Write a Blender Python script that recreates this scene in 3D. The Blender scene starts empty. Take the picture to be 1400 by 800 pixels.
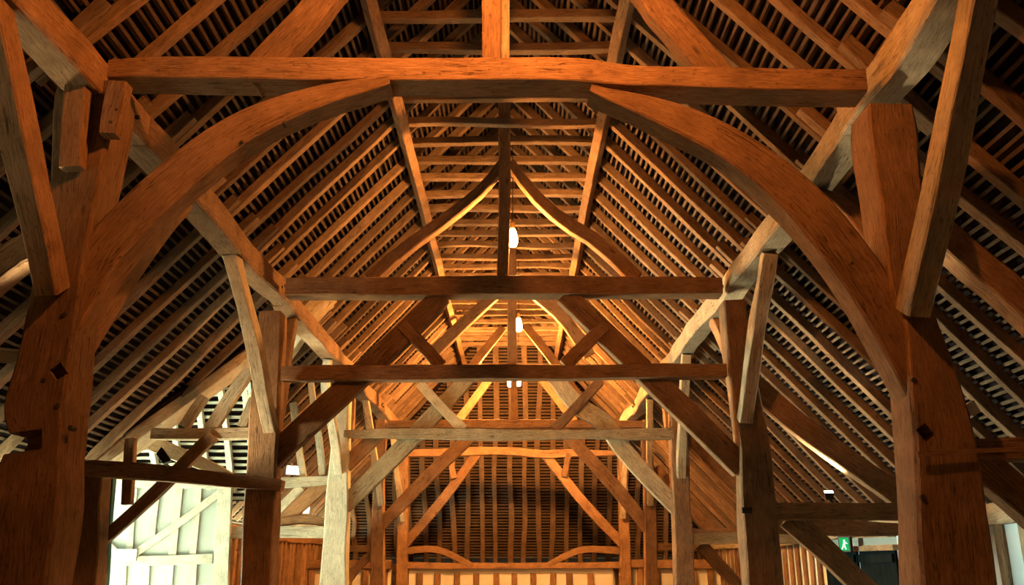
import bpy, math, random
from mathutils import Vector, noise

C = bpy.context.scene.collection
R = random.Random(7)

# ------------------------------------------------------------------ camera
F = 1200.0                                   # focal length in pixels of the 1400x800 frame
PITCH = math.atan(369 / F)
YAW = math.atan(5 / F * math.cos(PITCH))
EYE = Vector((0.18, 0.0, 1.65))
cam_d = bpy.data.cameras.new('camera')
cam_d.sensor_width = 36
cam_d.lens = 36 * F / 1400
cam_d.clip_start = 0.05
cam_d.clip_end = 300
cam = bpy.data.objects.new('camera', cam_d)
C.objects.link(cam)
cam.location = EYE
cam.rotation_euler = (math.pi / 2 + PITCH, 0, YAW)
bpy.context.scene.camera = cam


def ray(u, v):
    a, b = (u - 700) / F, (400 - v) / F
    x, y, z = a, math.cos(PITCH) - b * math.sin(PITCH), math.sin(PITCH) + b * math.cos(PITCH)
    c, s = math.cos(YAW), math.sin(YAW)
    return Vector((c * x - s * y, s * x + c * y, z))


def at(u, v, Y):
    """the point of the cross-frame standing at depth Y that was measured at (u, v)"""
    d = ray(u, v)
    return EYE + d * (Y / d.y)


def px(n, u, v, Y):
    """n pixels at that point in metres"""
    d = ray(u, v)
    return n * (Y / d.y) / F


# ------------------------------------------------------------------ materials
def new_mat(name):
    m = bpy.data.materials.new(name)
    m.use_nodes = True
    nt = m.node_tree
    return m, nt, nt.nodes['Principled BSDF']


def wood(name, dark, light, crack=0.85, bump=0.8, vary=0.35, knots=True, rough=0.86):
    m, nt, b = new_mat(name)
    N, L = nt.nodes.new, nt.links.new
    uv = N('ShaderNodeUVMap')
    mp = N('ShaderNodeMapping'); mp.inputs['Scale'].default_value = (2.2, 34.0, 1.0)
    L(uv.outputs[0], mp.inputs[0])
    g = N('ShaderNodeTexNoise'); g.inputs['Scale'].default_value = 2.6; g.inputs['Detail'].default_value = 8; g.inputs['Roughness'].default_value = 0.72
    g.inputs['Distortion'].default_value = 0.35
    L(mp.outputs[0], g.inputs['Vector'])
    mp2 = N('ShaderNodeMapping'); mp2.inputs['Scale'].default_value = (0.55, 13.0, 1.0)
    L(uv.outputs[0], mp2.inputs[0])
    c = N('ShaderNodeTexNoise'); c.inputs['Scale'].default_value = 2.0; c.inputs['Detail'].default_value = 3; c.inputs['Distortion'].default_value = 0.6
    L(mp2.outputs[0], c.inputs['Vector'])
    cr = N('ShaderNodeValToRGB')
    e = cr.color_ramp.elements
    e[0].position = 0.485; e[0].color = (1, 1, 1, 1)
    e[1].position = 0.5; e[1].color = (0, 0, 0, 1)
    x = cr.color_ramp.elements.new(0.515); x.color = (1, 1, 1, 1)
    L(c.outputs[0], cr.inputs[0])
    # where the cracks open at all
    p = N('ShaderNodeTexNoise'); p.inputs['Scale'].default_value = 1.7; p.inputs['Detail'].default_value = 2
    L(uv.outputs[0], p.inputs['Vector'])
    pr = N('ShaderNodeValToRGB'); pr.color_ramp.elements[0].position = 0.44; pr.color_ramp.elements[1].position = 0.56
    L(p.outputs[0], pr.inputs[0])
    inv = N('ShaderNodeMath'); inv.operation = 'SUBTRACT'; inv.inputs[0].default_value = 1.0
    L(cr.outputs[0], inv.inputs[1])
    ck = N('ShaderNodeMath'); ck.operation = 'MULTIPLY'
    L(inv.outputs[0], ck.inputs[0]); L(pr.outputs[0], ck.inputs[1])
    # base colour
    ramp = N('ShaderNodeValToRGB')
    ramp.color_ramp.elements[0].position = 0.3; ramp.color_ramp.elements[0].color = (*dark, 1)
    ramp.color_ramp.elements[1].position = 0.72; ramp.color_ramp.elements[1].color = (*light, 1)
    L(g.outputs[0], ramp.inputs[0])
    bl = N('ShaderNodeTexNoise'); bl.inputs['Scale'].default_value = 3.3; bl.inputs['Detail'].default_value = 5
    L(uv.outputs[0], bl.inputs['Vector'])
    oi = N('ShaderNodeObjectInfo')
    vr = N('ShaderNodeMapRange'); vr.inputs['To Min'].default_value = 1 - vary; vr.inputs['To Max'].default_value = 1 + vary * 0.4
    L(oi.outputs['Random'], vr.inputs['Value'])
    bv = N('ShaderNodeMapRange'); bv.inputs['From Min'].default_value = 0.3; bv.inputs['From Max'].default_value = 0.7
    bv.inputs['To Min'].default_value = 0.72; bv.inputs['To Max'].default_value = 1.12
    L(bl.outputs[0], bv.inputs['Value'])
    mul = N('ShaderNodeMath'); mul.operation = 'MULTIPLY'
    L(vr.outputs[0], mul.inputs[0]); L(bv.outputs[0], mul.inputs[1])
    sc = N('ShaderNodeVectorMath'); sc.operation = 'SCALE'
    L(ramp.outputs[0], sc.inputs[0]); L(mul.outputs[0], sc.inputs['Scale'])
    mpf = N('ShaderNodeMapping'); mpf.inputs['Scale'].default_value = (5.0, 110.0, 1.0)
    L(uv.outputs[0], mpf.inputs[0])
    fi = N('ShaderNodeTexNoise'); fi.inputs['Scale'].default_value = 1.6; fi.inputs['Detail'].default_value = 4; fi.inputs['Roughness'].default_value = 0.7
    L(mpf.outputs[0], fi.inputs['Vector'])
    fr = N('ShaderNodeMapRange'); fr.inputs['From Min'].default_value = 0.3; fr.inputs['From Max'].default_value = 0.62
    fr.inputs['To Min'].default_value = 0.7; fr.inputs['To Max'].default_value = 1.12
    L(fi.outputs[0], fr.inputs['Value'])
    sp = N('ShaderNodeTexNoise'); sp.inputs['Scale'].default_value = 38; sp.inputs['Detail'].default_value = 3
    mps = N('ShaderNodeMapping'); mps.inputs['Scale'].default_value = (0.45, 1.0, 1.0)
    L(uv.outputs[0], mps.inputs[0]); L(mps.outputs[0], sp.inputs['Vector'])
    sr = N('ShaderNodeMapRange'); sr.inputs['From Min'].default_value = 0.3; sr.inputs['From Max'].default_value = 0.4
    sr.inputs['To Min'].default_value = 0.6; sr.inputs['To Max'].default_value = 1.0
    L(sp.outputs[0], sr.inputs['Value'])
    m3 = N('ShaderNodeMath'); m3.operation = 'MULTIPLY'
    L(fr.outputs[0], m3.inputs[0]); L(sr.outputs[0], m3.inputs[1])
    sc2 = N('ShaderNodeVectorMath'); sc2.operation = 'SCALE'
    L(sc.outputs[0], sc2.inputs[0]); L(m3.outputs[0], sc2.inputs['Scale'])
    col = sc2.outputs[0]
    if knots:
        mp3 = N('ShaderNodeMapping'); mp3.inputs['Scale'].default_value = (1.5, 4.5, 1.0)
        L(uv.outputs[0], mp3.inputs[0])
        vo = N('ShaderNodeTexVoronoi'); vo.inputs['Scale'].default_value = 1.0
        L(mp3.outputs[0], vo.inputs['Vector'])
        kr = N('ShaderNodeValToRGB'); kr.color_ramp.elements[0].position = 0.035; kr.color_ramp.elements[0].color = (1, 1, 1, 1)
        kr.color_ramp.elements[1].position = 0.1; kr.color_ramp.elements[1].color = (0, 0, 0, 1)
        L(vo.outputs['Distance'], kr.inputs[0])
        mx = N('ShaderNodeMath'); mx.operation = 'MAXIMUM'
        km = N('ShaderNodeMath'); km.operation = 'MULTIPLY'; km.inputs[1].default_value = 0.75
        L(kr.outputs[0], km.inputs[0])
        L(ck.outputs[0], mx.inputs[0]); L(km.outputs[0], mx.inputs[1])
        marks = mx.outputs[0]
    else:
        marks = ck.outputs[0]
    mixf = N('ShaderNodeMath'); mixf.operation = 'MULTIPLY'; mixf.inputs[1].default_value = crack
    L(marks, mixf.inputs[0])
    mix = N('ShaderNodeMix'); mix.data_type = 'RGBA'
    L(mixf.outputs[0], mix.inputs['Factor']); L(col, mix.inputs['A'])
    mix.inputs['B'].default_value = (dark[0] * 0.15, dark[1] * 0.13, dark[2] * 0.12, 1)
    L(mix.outputs['Result'], b.inputs['Base Color'])
    hs = N('ShaderNodeMath'); hs.operation = 'SUBTRACT'
    gs = N('ShaderNodeMath'); gs.operation = 'MULTIPLY_ADD'; gs.inputs[1].default_value = 0.6
    L(m3.outputs[0], gs.inputs[0]); L(g.outputs[0], gs.inputs[2])
    L(gs.outputs[0], hs.inputs[0]); L(mixf.outputs[0], hs.inputs[1])
    bp = N('ShaderNodeBump'); bp.inputs['Strength'].default_value = bump; bp.inputs['Distance'].default_value = 0.02
    L(hs.outputs[0], bp.inputs['Height']); L(bp.outputs[0], b.inputs['Normal'])
    b.inputs['Roughness'].default_value = rough
    b.inputs['Specular IOR Level'].default_value = 0.18
    return m


def plain(name, colr, rough=0.8, spec=0.25, noise_amt=0.25, scale=4.0, metal=0.0, bump=0.0):
    m, nt, b = new_mat(name)
    N, L = nt.nodes.new, nt.links.new
    tc = N('ShaderNodeTexCoord')
    n = N('ShaderNodeTexNoise'); n.inputs['Scale'].default_value = scale; n.inputs['Detail'].default_value = 6
    L(tc.outputs['Object'], n.inputs['Vector'])
    r = N('ShaderNodeValToRGB')
    r.color_ramp.elements[0].position = 0.3; r.color_ramp.elements[1].position = 0.7
    r.color_ramp.elements[0].color = (*[c * (1 - noise_amt) for c in colr], 1)
    r.color_ramp.elements[1].color = (*colr, 1)
    L(n.outputs[0], r.inputs[0]); L(r.outputs[0], b.inputs['Base Color'])
    b.inputs['Roughness'].default_value = rough
    b.inputs['Specular IOR Level'].default_value = spec
    b.inputs['Metallic'].default_value = metal
    if bump:
        bp = N('ShaderNodeBump'); bp.inputs['Strength'].default_value = bump; bp.inputs['Distance'].default_value = 0.02
        L(n.outputs[0], bp.inputs['Height']); L(bp.outputs[0], b.inputs['Normal'])
    return m


def glow(name, colr, strength):
    m, nt, b = new_mat(name)
    e = nt.nodes.new('ShaderNodeEmission')
    e.inputs['Color'].default_value = (*colr, 1)
    e.inputs['Strength'].default_value = strength
    nt.links.new(e.outputs[0], nt.nodes['Material Output'].inputs['Surface'])
    return m


OAK = wood('old_oak', (0.19, 0.092, 0.04), (0.46, 0.26, 0.128))
PALE = wood('pale_lit_oak', (0.33, 0.235, 0.13), (0.7, 0.56, 0.37), crack=0.85)  # lighter oak: daylight and flood light on these timbers put into the colour
RAFT = wood('rafter_oak', (0.15, 0.082, 0.04), (0.37, 0.235, 0.13), crack=0.6, knots=False)
BATT = wood('batten_wood', (0.075, 0.043, 0.022), (0.19, 0.125, 0.072), crack=0.2, bump=0.3, knots=False)
CREAM = wood('whitish_oak', (0.36, 0.35, 0.28), (0.55, 0.55, 0.46), crack=0.3, vary=0.12, knots=False)  # white paint on the porch wall frame; daylight coloured into the porch roof timbers
DAYLIT = wood('daylit_oak', (0.5, 0.46, 0.34), (0.82, 0.78, 0.62), crack=0.7, vary=0.1)  # oak made whiter, with the porch daylight put into its colour
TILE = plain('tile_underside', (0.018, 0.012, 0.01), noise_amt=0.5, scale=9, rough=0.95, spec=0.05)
PLASTER = plain('lime_plaster', (0.66, 0.6, 0.5), noise_amt=0.18, scale=2.5, rough=0.95, spec=0.1)
WHITE = plain('white_plaster', (0.31, 0.36, 0.34), noise_amt=0.08, scale=2.0, rough=0.9, spec=0.1)
BLUE = plain('daylight_tinted_plaster', (0.6, 0.78, 0.84), noise_amt=0.12, scale=1.5, rough=0.9, spec=0.1)  # plaster tinted pale blue to carry the cool daylight on it
FLOOR = plain('stone_floor', (0.5, 0.47, 0.41), noise_amt=0.25, scale=1.5, rough=0.8)
GROUND = plain('gravel', (0.5, 0.48, 0.4), noise_amt=0.3, scale=3)
TEAL = plain('teal_paint', (0.05, 0.17, 0.2), noise_amt=0.3, scale=6)
DOORP = plain('dark_door_paint', (0.006, 0.012, 0.014), noise_amt=0.4, scale=5, rough=0.9, spec=0.03)
IRON = plain('black_iron', (0.03, 0.028, 0.026), rough=0.6, metal=0.6)
BLACK = plain('black_plastic', (0.015, 0.015, 0.015), rough=0.5)
GREY = plain('grey_metal', (0.42, 0.42, 0.38), rough=0.45, metal=0.3)
BRASS = plain('brass', (0.42, 0.27, 0.1), rough=0.4, metal=0.8)
HOLE = plain('peg_wood', (0.06, 0.035, 0.02), noise_amt=0.4, scale=20)

# ------------------------------------------------------------------ mesh helpers
class MB:
    def __init__(self):
        self.v, self.f, self.uv = [], [], []

    def add(self, vs, fs, uvs=None):
        o = len(self.v)
        self.v.extend([tuple(p) for p in vs])
        for k, f in enumerate(fs):
            self.f.append(tuple(o + i for i in f))
            self.uv.append(uvs[k] if uvs else [(vs[i][0] + vs[i][1], vs[i][2]) for i in f])

    def build(self, name, mat, parent=None, smooth=False, origin=None):
        me = bpy.data.meshes.new(name)
        if origin is None:
            if parent is None and self.v:
                n = len(self.v)
                origin = Vector((sum(p[0] for p in self.v) / n, sum(p[1] for p in self.v) / n, min(p[2] for p in self.v)))
            else:
                origin = parent.get('_o', (0, 0, 0)) if parent else (0, 0, 0)
                origin = Vector(origin)
        me.from_pydata([(p[0] - origin[0], p[1] - origin[1], p[2] - origin[2]) for p in self.v], [], self.f)
        ul = me.uv_layers.new(name='UVMap')
        i = 0
        for f in self.uv:
            for c in f:
                ul.data[i].uv = c
                i += 1
        me.materials.append(mat)
        if smooth:
            for p in me.polygons:
                p.use_smooth = True
        me.update()
        o = bpy.data.objects.new(name, me)
        C.objects.link(o)
        if parent is not None:
            o.parent = parent
            po = Vector(parent.get('_o', (0, 0, 0)))
            o.location = origin - po
        else:
            o.location = origin
        o['_o'] = tuple(origin)
        return o


def catmull(P, n):
    """n points through the stations (each a tuple of floats)"""
    if len(P) == 2:
        return [tuple(a + (b - a) * i / (n - 1) for a, b in zip(*P)) for i in range(n)]
    out = []
    for i in range(n):
        t = i / (n - 1) * (len(P) - 1)
        k = min(int(t), len(P) - 2)
        t -= k
        p1, p2 = P[k], P[k + 1]
        p0 = P[k - 1] if k > 0 else tuple(2 * a - b for a, b in zip(p1, p2))
        p3 = P[k + 2] if k + 2 < len(P) else tuple(2 * b - a for a, b in zip(p1, p2))
        out.append(tuple(0.5 * ((2 * b) + (-a + c) * t + (2 * a - 5 * b + 4 * c - d) * t * t + (-a + 3 * b - 3 * c + d) * t ** 3)
                         for a, b, c, d in zip(p0, p1, p2, p3)))
    return out


def sweep(mb, stations, depth_axis, seg=0.35, cham=0.12, rough=0.012, wander=0.012, ends=True):
    """stations: (x, y, z, w, d): a hewn timber through them; d runs along depth_axis, w across it and the run"""
    seed = R.uniform(0, 500)
    length = sum((Vector(a[:3]) - Vector(b[:3])).length for a, b in zip(stations, stations[1:]))
    n = max(3, min(60, int(length / seg) + 2, ), len(stations) + 1)
    S = catmull(stations, n)
    da = Vector(depth_axis).normalized()
    rings, dist, run = [], [], 0.0
    for i, s in enumerate(S):
        c = Vector(s[:3])
        a, b = Vector(S[max(0, i - 1)][:3]), Vector(S[min(n - 1, i + 1)][:3])
        t = (b - a).normalized()
        ax = (da - t * da.dot(t)).normalized()
        wx = t.cross(ax)
        if i:
            run += (c - Vector(S[i - 1][:3])).length
        dist.append(run)
        w, d = s[3] / 2, s[4] / 2
        if 0 < i < n - 1:
            c = c + wx * noise.noise((run * 0.7, seed, 1)) * wander * 1.5 + ax * noise.noise((run * 0.7, seed, 7)) * wander
        ch = min(w, d) * cham
        ring = []
        k = 0
        for sx, sy in ((-1, -1), (1, -1), (1, 1), (-1, 1)):
            rw = noise.noise((run * 1.3, seed + 11 * k, 3)) * rough
            rd = noise.noise((run * 1.3, seed + 17 * k, 5)) * rough
            cc = ch * (1 + 1.3 * abs(noise.noise((run * 0.9, seed + 5 * k, 9))))
            W, D = w + rw, d + rd
            pts = [(sx * W, sy * (D - cc)), (sx * (W - cc), sy * D)]
            if sx * sy > 0:
                pts = pts[::-1]
            # anticlockwise order of the two chamfer points of this corner
            ring += pts if (sx, sy) in ((1, 1), (-1, -1)) else pts
            k += 1
        # sort by angle so that the ring runs round the section
        ring.sort(key=lambda q: math.atan2(q[1], q[0]))
        rings.append([c + wx * q[0] + ax * q[1] for q in ring])
    m = 8
    per = [0.0]
    for j in range(m):
        per.append(per[-1] + (rings[0][(j + 1) % m] - rings[0][j]).length)
    ou, ov = R.uniform(0, 60), R.uniform(0, 60)
    vs = [p for r in rings for p in r]
    fs, uvs = [], []
    for i in range(n - 1):
        for j in range(m):
            k = (j + 1) % m
            fs.append((i * m + j, i * m + k, (i + 1) * m + k, (i + 1) * m + j))
            uvs.append([(ou + dist[i], ov + per[j]), (ou + dist[i], ov + per[j + 1]), (ou + dist[i + 1], ov + per[j + 1]), (ou + dist[i + 1], ov + per[j])])
    if ends:
        for base, rev in ((0, True), ((n - 1) * m, False)):
            idx = list(range(base, base + m))
            if rev:
                idx = idx[::-1]
            c0 = vs[base]
            fs.append(tuple(idx))
            uvs.append([(ou + (Vector(vs[i]) - Vector(c0)).length * 0.3, ov + 3 + (vs[i][2] - c0[2]) * 0.4 + (vs[i][0] - c0[0]) * 0.3) for i in idx])
    mb.add(vs, fs, uvs)
    return mb


def box(mb, lo, hi, rot=None):
    x0, y0, z0 = lo
    x1, y1, z1 = hi
    vs = [Vector(p) for p in ((x0, y0, z0), (x1, y0, z0), (x1, y1, z0), (x0, y1, z0), (x0, y0, z1), (x1, y0, z1), (x1, y1, z1), (x0, y1, z1))]
    if rot:
        vs = [rot @ p for p in vs]
    mb.add(vs, [(0, 3, 2, 1), (4, 5, 6, 7), (0, 1, 5, 4), (1, 2, 6, 5), (2, 3, 7, 6), (3, 0, 4, 7)])
    return mb


def lathe(mb, centre, prof, axis='Z', n=20):
    """prof: (radius, height) from bottom up about a vertical (or other) axis"""
    c = Vector(centre)
    vs, fs = [], []
    for r, h in prof:
        for j in range(n):
            a = 2 * math.pi * j / n
            p = (r * math.cos(a), r * math.sin(a), h)
            if axis == 'Y':
                p = (p[0], p[2], p[1])
            elif axis == 'X':
                p = (p[2], p[0], p[1])
            vs.append(c + Vector(p))
    for i in range(len(prof) - 1):
        for j in range(n):
            k = (j + 1) % n
            fs.append((i * n + j, i * n + k, (i + 1) * n + k, (i + 1) * n + j))
    fs.append(tuple(range(n))[::-1])
    fs.append(tuple(range((len(prof) - 1) * n, len(prof) * n)))
    mb.add(vs, fs)
    return mb


def tag(o, label=None, cat=None, group=None, kind=None):
    if label: o['label'] = label
    if cat: o['category'] = cat
    if group: o['group'] = group
    if kind: o['kind'] = kind
    return o


def empty(name, loc):
    o = bpy.data.objects.new(name, None)
    C.objects.link(o)
    o.location = loc
    o.empty_display_size = 0.1
    o['_o'] = tuple(loc)
    return o


def timber(name, stations, axis, label, cat, mat=None, group=None, **kw):
    o = sweep(MB(), stations, axis, **kw).build(name, mat or OAK)
    return tag(o, label, cat, group, 'thing')


def peg(parent, p, axis='Y', r=0.016):
    lathe(MB(), p, [(r * .8, -0.006), (r, 0.0), (r, 0.06)] if axis != 'X' else [(r, -0.02), (r, 0.02)], axis, 8).build('peg', HOLE, parent)


def flat(name, stations_px, Y, depth, label, cat, mat=None, group=None, **kw):
    """a timber lying in the cross-frame at depth Y: stations (u, v, thickness in pixels)"""
    st = []
    for u, v, t in stations_px:
        p = at(u, v, Y)
        st.append((p.x, p.y, p.z, px(t, u, v, Y), depth))
    return timber(name, st, (0, 1, 0), label, cat, mat, group, **kw)


def tie(name, stations_px, Yf, depth, label, mat=None, cat='beam', group=None, **kw):
    """a cross beam whose FRONT face was measured: (u, top v, bottom v)"""
    st = []
    for u, a, b in stations_px:
        p, q = at(u, a, Yf), at(u, b, Yf)
        st.append(((p.x + q.x) / 2, Yf + depth / 2, (p.z + q.z) / 2, p.z - q.z, depth))
    return timber(name, st, (0, 1, 0), label, cat, mat, group, cham=0.07, **kw)


def post(name, stations_px, Y, depth, label, mat=None, to_floor=True):
    """an upright measured by its outline: (v, left u, right u) from the bottom up"""
    st = []
    for v, a, b in stations_px:
        p, q = at(a, v, Y), at(b, v, Y)
        st.append(((p.x + q.x) / 2, Y, (p.z + q.z) / 2, q.x - p.x, depth))
    if to_floor:
        a = st[0]
        st.insert(0, (a[0] + (a[0] - st[1][0]) * 0.25, Y, 0.0, a[3] * 1.05, depth * 1.05))
    return timber(name, st, (0, 1, 0), label, 'post', mat, cham=0.09, rough=0.032 if Y < 7 else .02, seg=0.12 if Y < 12 else .2)


ORD = ['', 'first', 'second', 'third', 'fourth', 'fifth', 'sixth', 'seventh', 'eighth', 'ninth', 'tenth', 'eleventh', 'twelfth']
T = [0, 6.2, 11.2, 16.3, 20.6, 25.0]          # depths of the five cross-frames
NTH = ['', 'first', 'second', 'third', 'fourth', 'fifth']
SIDE = {-1: 'porch side', 1: 'exit sign side'}

# ------------------------------------------------------------------ roof geometry
Z0, M = 9.05, 1.09                            # underside of the rafters: z = Z0 - M*|x|
NRM = {s: Vector((s * M, 0, 1)).normalized() for s in (-1, 1)}
HY, HZ, HM = 29.35, 1.62, 1.73                # hip: z = HZ + HM*(HY - y)
V_NEAR, V_TOP, V_FAR = (12.15, 6.0), (14.0, 3.05), (16.05, 6.0)   # hole for the porch roof (y, |x|)
EAVE = {-1: 6.0, 1: 6.15}
T_IN = 4.35                                   # inner end of the porch's far slope
Y_START = -6.2


def roof_pt(s, t, y, off=0.0):
    return Vector((s * t, y, Z0 - M * t)) + NRM[s] * off


def hip_y(z):
    return HY - (z - HZ) / HM


def hole(t):
    """the y range that the porch opening takes out of the porch-side slope at |x| = t"""
    if t <= V_TOP[1]:
        return None
    k = (t - V_TOP[1]) / (V_NEAR[1] - V_TOP[1])
    return V_TOP[0] + (V_NEAR[0] - V_TOP[0]) * k, (V_TOP[0] + (V_FAR[0] - V_TOP[0]) * k if t < T_IN else 16.1)


def batten_strip(mb, a, b, nrm, across, w, t):
    """a rough sawn lath from a to b in pieces"""
    L_ = (b - a).length
    n = max(1, int(L_ / 1.3))
    d = (b - a) / n
    ou, ov = R.uniform(0, 50), R.uniform(0, 50)
    prev = None
    for i in range(n + 1):
        c = a + d * i + across * R.uniform(-0.012, 0.012) + nrm * R.uniform(-0.004, 0.006)
        ww = w * R.uniform(0.75, 1.2) / 2
        cur = [c - across * ww - nrm * t / 2, c + across * ww - nrm * t / 2, c + across * ww + nrm * t / 2, c - across * ww + nrm * t / 2]
        if prev:
            u0, u1 = ou + (i - 1) * d.length, ou + i * d.length
            vs = prev + cur
            fs = [(0, 1, 5, 4), (1, 2, 6, 5), (2, 3, 7, 6), (3, 0, 4, 7)]
            uvs = [[(u0, ov + j * w), (u0, ov + (j + 1) * w), (u1, ov + (j + 1) * w), (u1, ov + j * w)] for j in range(4)]
            if i == 1: fs.append((3, 2, 1, 0)); uvs.append([(u0, ov)] * 4)
            if i == n: fs.append((4, 5, 6, 7)); uvs.append([(u1, ov)] * 4)
            mb.add(vs, fs, uvs)
        prev = cur


def slab(mb, poly, nrm, thick):
    n = len(poly)
    vs = [Vector(p) for p in poly] + [Vector(p) + nrm * thick for p in poly]
    fs = [tuple(range(n))[::-1], tuple(range(n, 2 * n))] + [(i, (i + 1) % n, n + (i + 1) % n, n + i) for i in range(n)]
    mb.add(vs, fs)


for s, nm in ((-1, 'roof_left'), (1, 'roof_right')):
    off = 0.205
    mb = MB()
    e = EAVE[s] + 0.25
    q = lambda t, y: roof_pt(s, t, y, off)
    yh = lambda t: hip_y(Z0 - M * t) + .35
    if s == 1:
        slab(mb, [q(0, Y_START), q(0, yh(0)), q(e, yh(e)), q(e, Y_START)], NRM[s], 0.08)
    else:
        tt = V_TOP[1]
        slab(mb, [q(0, Y_START), q(0, yh(0)), q(tt, yh(tt)), q(tt, Y_START)], NRM[s], 0.08)
        h = hole(e)
        slab(mb, [q(tt, Y_START), q(tt, V_TOP[0]), q(e, h[0]), q(e, Y_START)], NRM[s], 0.08)
        yi = hole(T_IN - .001)[1]
        slab(mb, [q(tt, V_TOP[0]), q(tt, yh(tt)), q(e, yh(e)), q(e, 16.1), q(T_IN, 16.1), q(T_IN, yi)], NRM[s], 0.08)
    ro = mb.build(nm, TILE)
    tag(ro, ('long tiled roof slope on the porch side, dark between its battens' if s < 0 else 'long tiled roof slope above the exit sign side, seen from below'), 'roof', kind='structure')
    mb = MB()
    t = 0.08
    along = Vector((s, 0, -M)).normalized()
    while t < EAVE[s] + 0.1:
        t += 0.066
        z = Z0 - M * t
        rngs = [(2.5, yh(t) - 0.4)]
        if s == -1 and hole(t):
            h = hole(t)
            rngs = [(2.5, h[0]), (h[1], yh(t) - 0.4)]
        for a, b in rngs:
            if b - a > 0.2:
                batten_strip(mb, roof_pt(s, t, a, 0.148), roof_pt(s, t, b, 0.148), NRM[s], along, 0.031, 0.022)
    b = mb.build('batten_slats', BATT, ro)
    b['label'] = 'close rows of thin wooden roofing battens'

mb = MB(); box(mb, (-.35, Y_START, Z0 + .02), (.35, 25.2, Z0 + .3)); tag(mb.build('roof_ridge', TILE), 'ridge tiles along the top of the roof', 'roof', kind='structure')
# hipped end
hn = Vector((0, 1, 1 / HM)).normalized()
hup = Vector((0, -1, HM)).normalized()
hip = lambda x, z, off=0.0: Vector((x, hip_y(z), z)) + hn * off
mb = MB()
zt = Z0
slab(mb, [hip(-7.4, HZ - .1, .16), hip(7.4, HZ - .1, .16), hip(0.8, zt, .16), hip(-0.8, zt, .16)], hn, 0.08)
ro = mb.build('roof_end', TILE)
tag(ro, 'hipped tiled roof slope closing the far end of the barn', 'roof', kind='structure')
mb = MB()
z = HZ + 0.12
while z < zt - 0.2:
    hw = (Z0 - z) / M
    batten_strip(mb, hip(-hw, z, .12), hip(hw, z, .12), hn, hup, 0.05, 0.022)
    z += 0.088
mb.build('batten_slats', BATT, ro)['label'] = 'level rows of battens between the hip rafters'

# ------------------------------------------------------------------ rafters and collars
Y0, DY = 8.5, 0.62


def where(y):
    """«third ... beyond the second tie beam»"""
    k = max([i for i in range(1, 6) if T[i] <= y], default=0)
    if k == 0:
        return None
    return k


def name_rafter(kind, y, s, counters):
    k = where(y)
    key = (kind, k, s)
    counters[key] = counters.get(key, 0) + 1
    n = counters[key]
    pl = SIDE[s]
    if k is None:
        return f'{kind} on the {pl}, {ORD[n]} one before the first tie beam'
    return f'{kind} on the {pl}, {ORD[n]} one beyond the {NTH[k]} cross-frame'


cnt = {}
ys = [Y0 + DY * k for k in range(-6, 34)]
for s in (-1, 1):
    order = [y for y in ys if y < T[1]][::-1] + [y for y in ys if y >= T[1]]
    for y in order:
        j = R.uniform(-0.05, 0.05)
        # main rafter, ridge to arcade plate
        t0, t1 = 0.06, 3.42 + R.uniform(-0.1, 0.25)
        if hip_y(Z0 - M * t0) < y:
            zt_ = HZ + HM * (HY - y)
            t0 = (Z0 - zt_) / M + 0.1
        wy, dz = R.uniform(0.085, 0.115), R.uniform(0.1, 0.125)
        if t1 - t0 > 0.4 and y > 4.2:
            st = []
            for i in range(5):
                t = t0 + (t1 - t0) * i / 4
                p = roof_pt(s, t, y + j + (R.uniform(-0.035, 0.035) if 0 < i < 4 else 0), 0.135 - dz / 2 + R.uniform(-0.012, 0.0))
                st.append((*p, wy * R.uniform(0.9, 1.1), dz))
            timber('main_rafter', st, NRM[s], name_rafter('upper oak rafter', y, s, cnt), 'rafter', RAFT, f'upper rafters, {SIDE[s]}', seg=0.3)
        # aisle rafter, arcade plate to eaves
        yy = y + j - 0.14
        t0, t1 = 3.05 + R.uniform(-0.12, 0.1), EAVE[s]
        if s == -1 and V_NEAR[0] < yy < V_FAR[0]:
            k = (V_TOP[0] - yy) / (V_TOP[0] - V_NEAR[0]) if yy < V_TOP[0] else (yy - V_TOP[0]) / (V_FAR[0] - V_TOP[0])
            t1 = V_TOP[1] + k * (V_NEAR[1] - V_TOP[1])
            if yy > V_TOP[0]: t1 = min(t1, T_IN)
        if hip_y(Z0 - M * t0) < yy:
            zt_ = HZ + HM * (HY - yy)
            t0 = (Z0 - zt_) / M + 0.1
        wy, dz = R.uniform(0.085, 0.125), R.uniform(0.1, 0.135)
        if t1 - t0 > 0.5:
            st = []
            for i in range(5):
                t = t0 + (t1 - t0) * i / 4
                p = roof_pt(s, t, yy + (R.uniform(-0.05, 0.05) if 0 < i < 4 else 0), 0.135 - dz / 2 + R.uniform(-0.015, 0.0))
                st.append((*p, wy * R.uniform(0.88, 1.12), dz))
            timber('aisle_rafter', st, NRM[s], name_rafter('aisle rafter', y, s, cnt), 'rafter', RAFT, f'aisle rafters, {SIDE[s]}', seg=0.3)

n = {}
for y in ys:
    if y < 7.6 or y > 24.6:
        continue
    k = where(y)
    n[k] = n.get(k, 0) + 1
    zc = 7.5 + R.uniform(-0.03, 0.03)
    st = [(-1.5, y, zc, .1, .11), (-0.7, y + R.uniform(-.03, .03), zc + R.uniform(-.02, .03), .11, .11), (0.7, y + R.uniform(-.03, .03), zc + R.uniform(-.02, .03), .11, .11), (1.5, y, zc, .1, .11)]
    timber('roof_collar', st, (0, 1, 0), f'level collar between the two side purlins, {ORD[n[k]]} one beyond the {NTH[k]} cross-frame', 'collar', RAFT, 'roof collars', seg=0.3)

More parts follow.
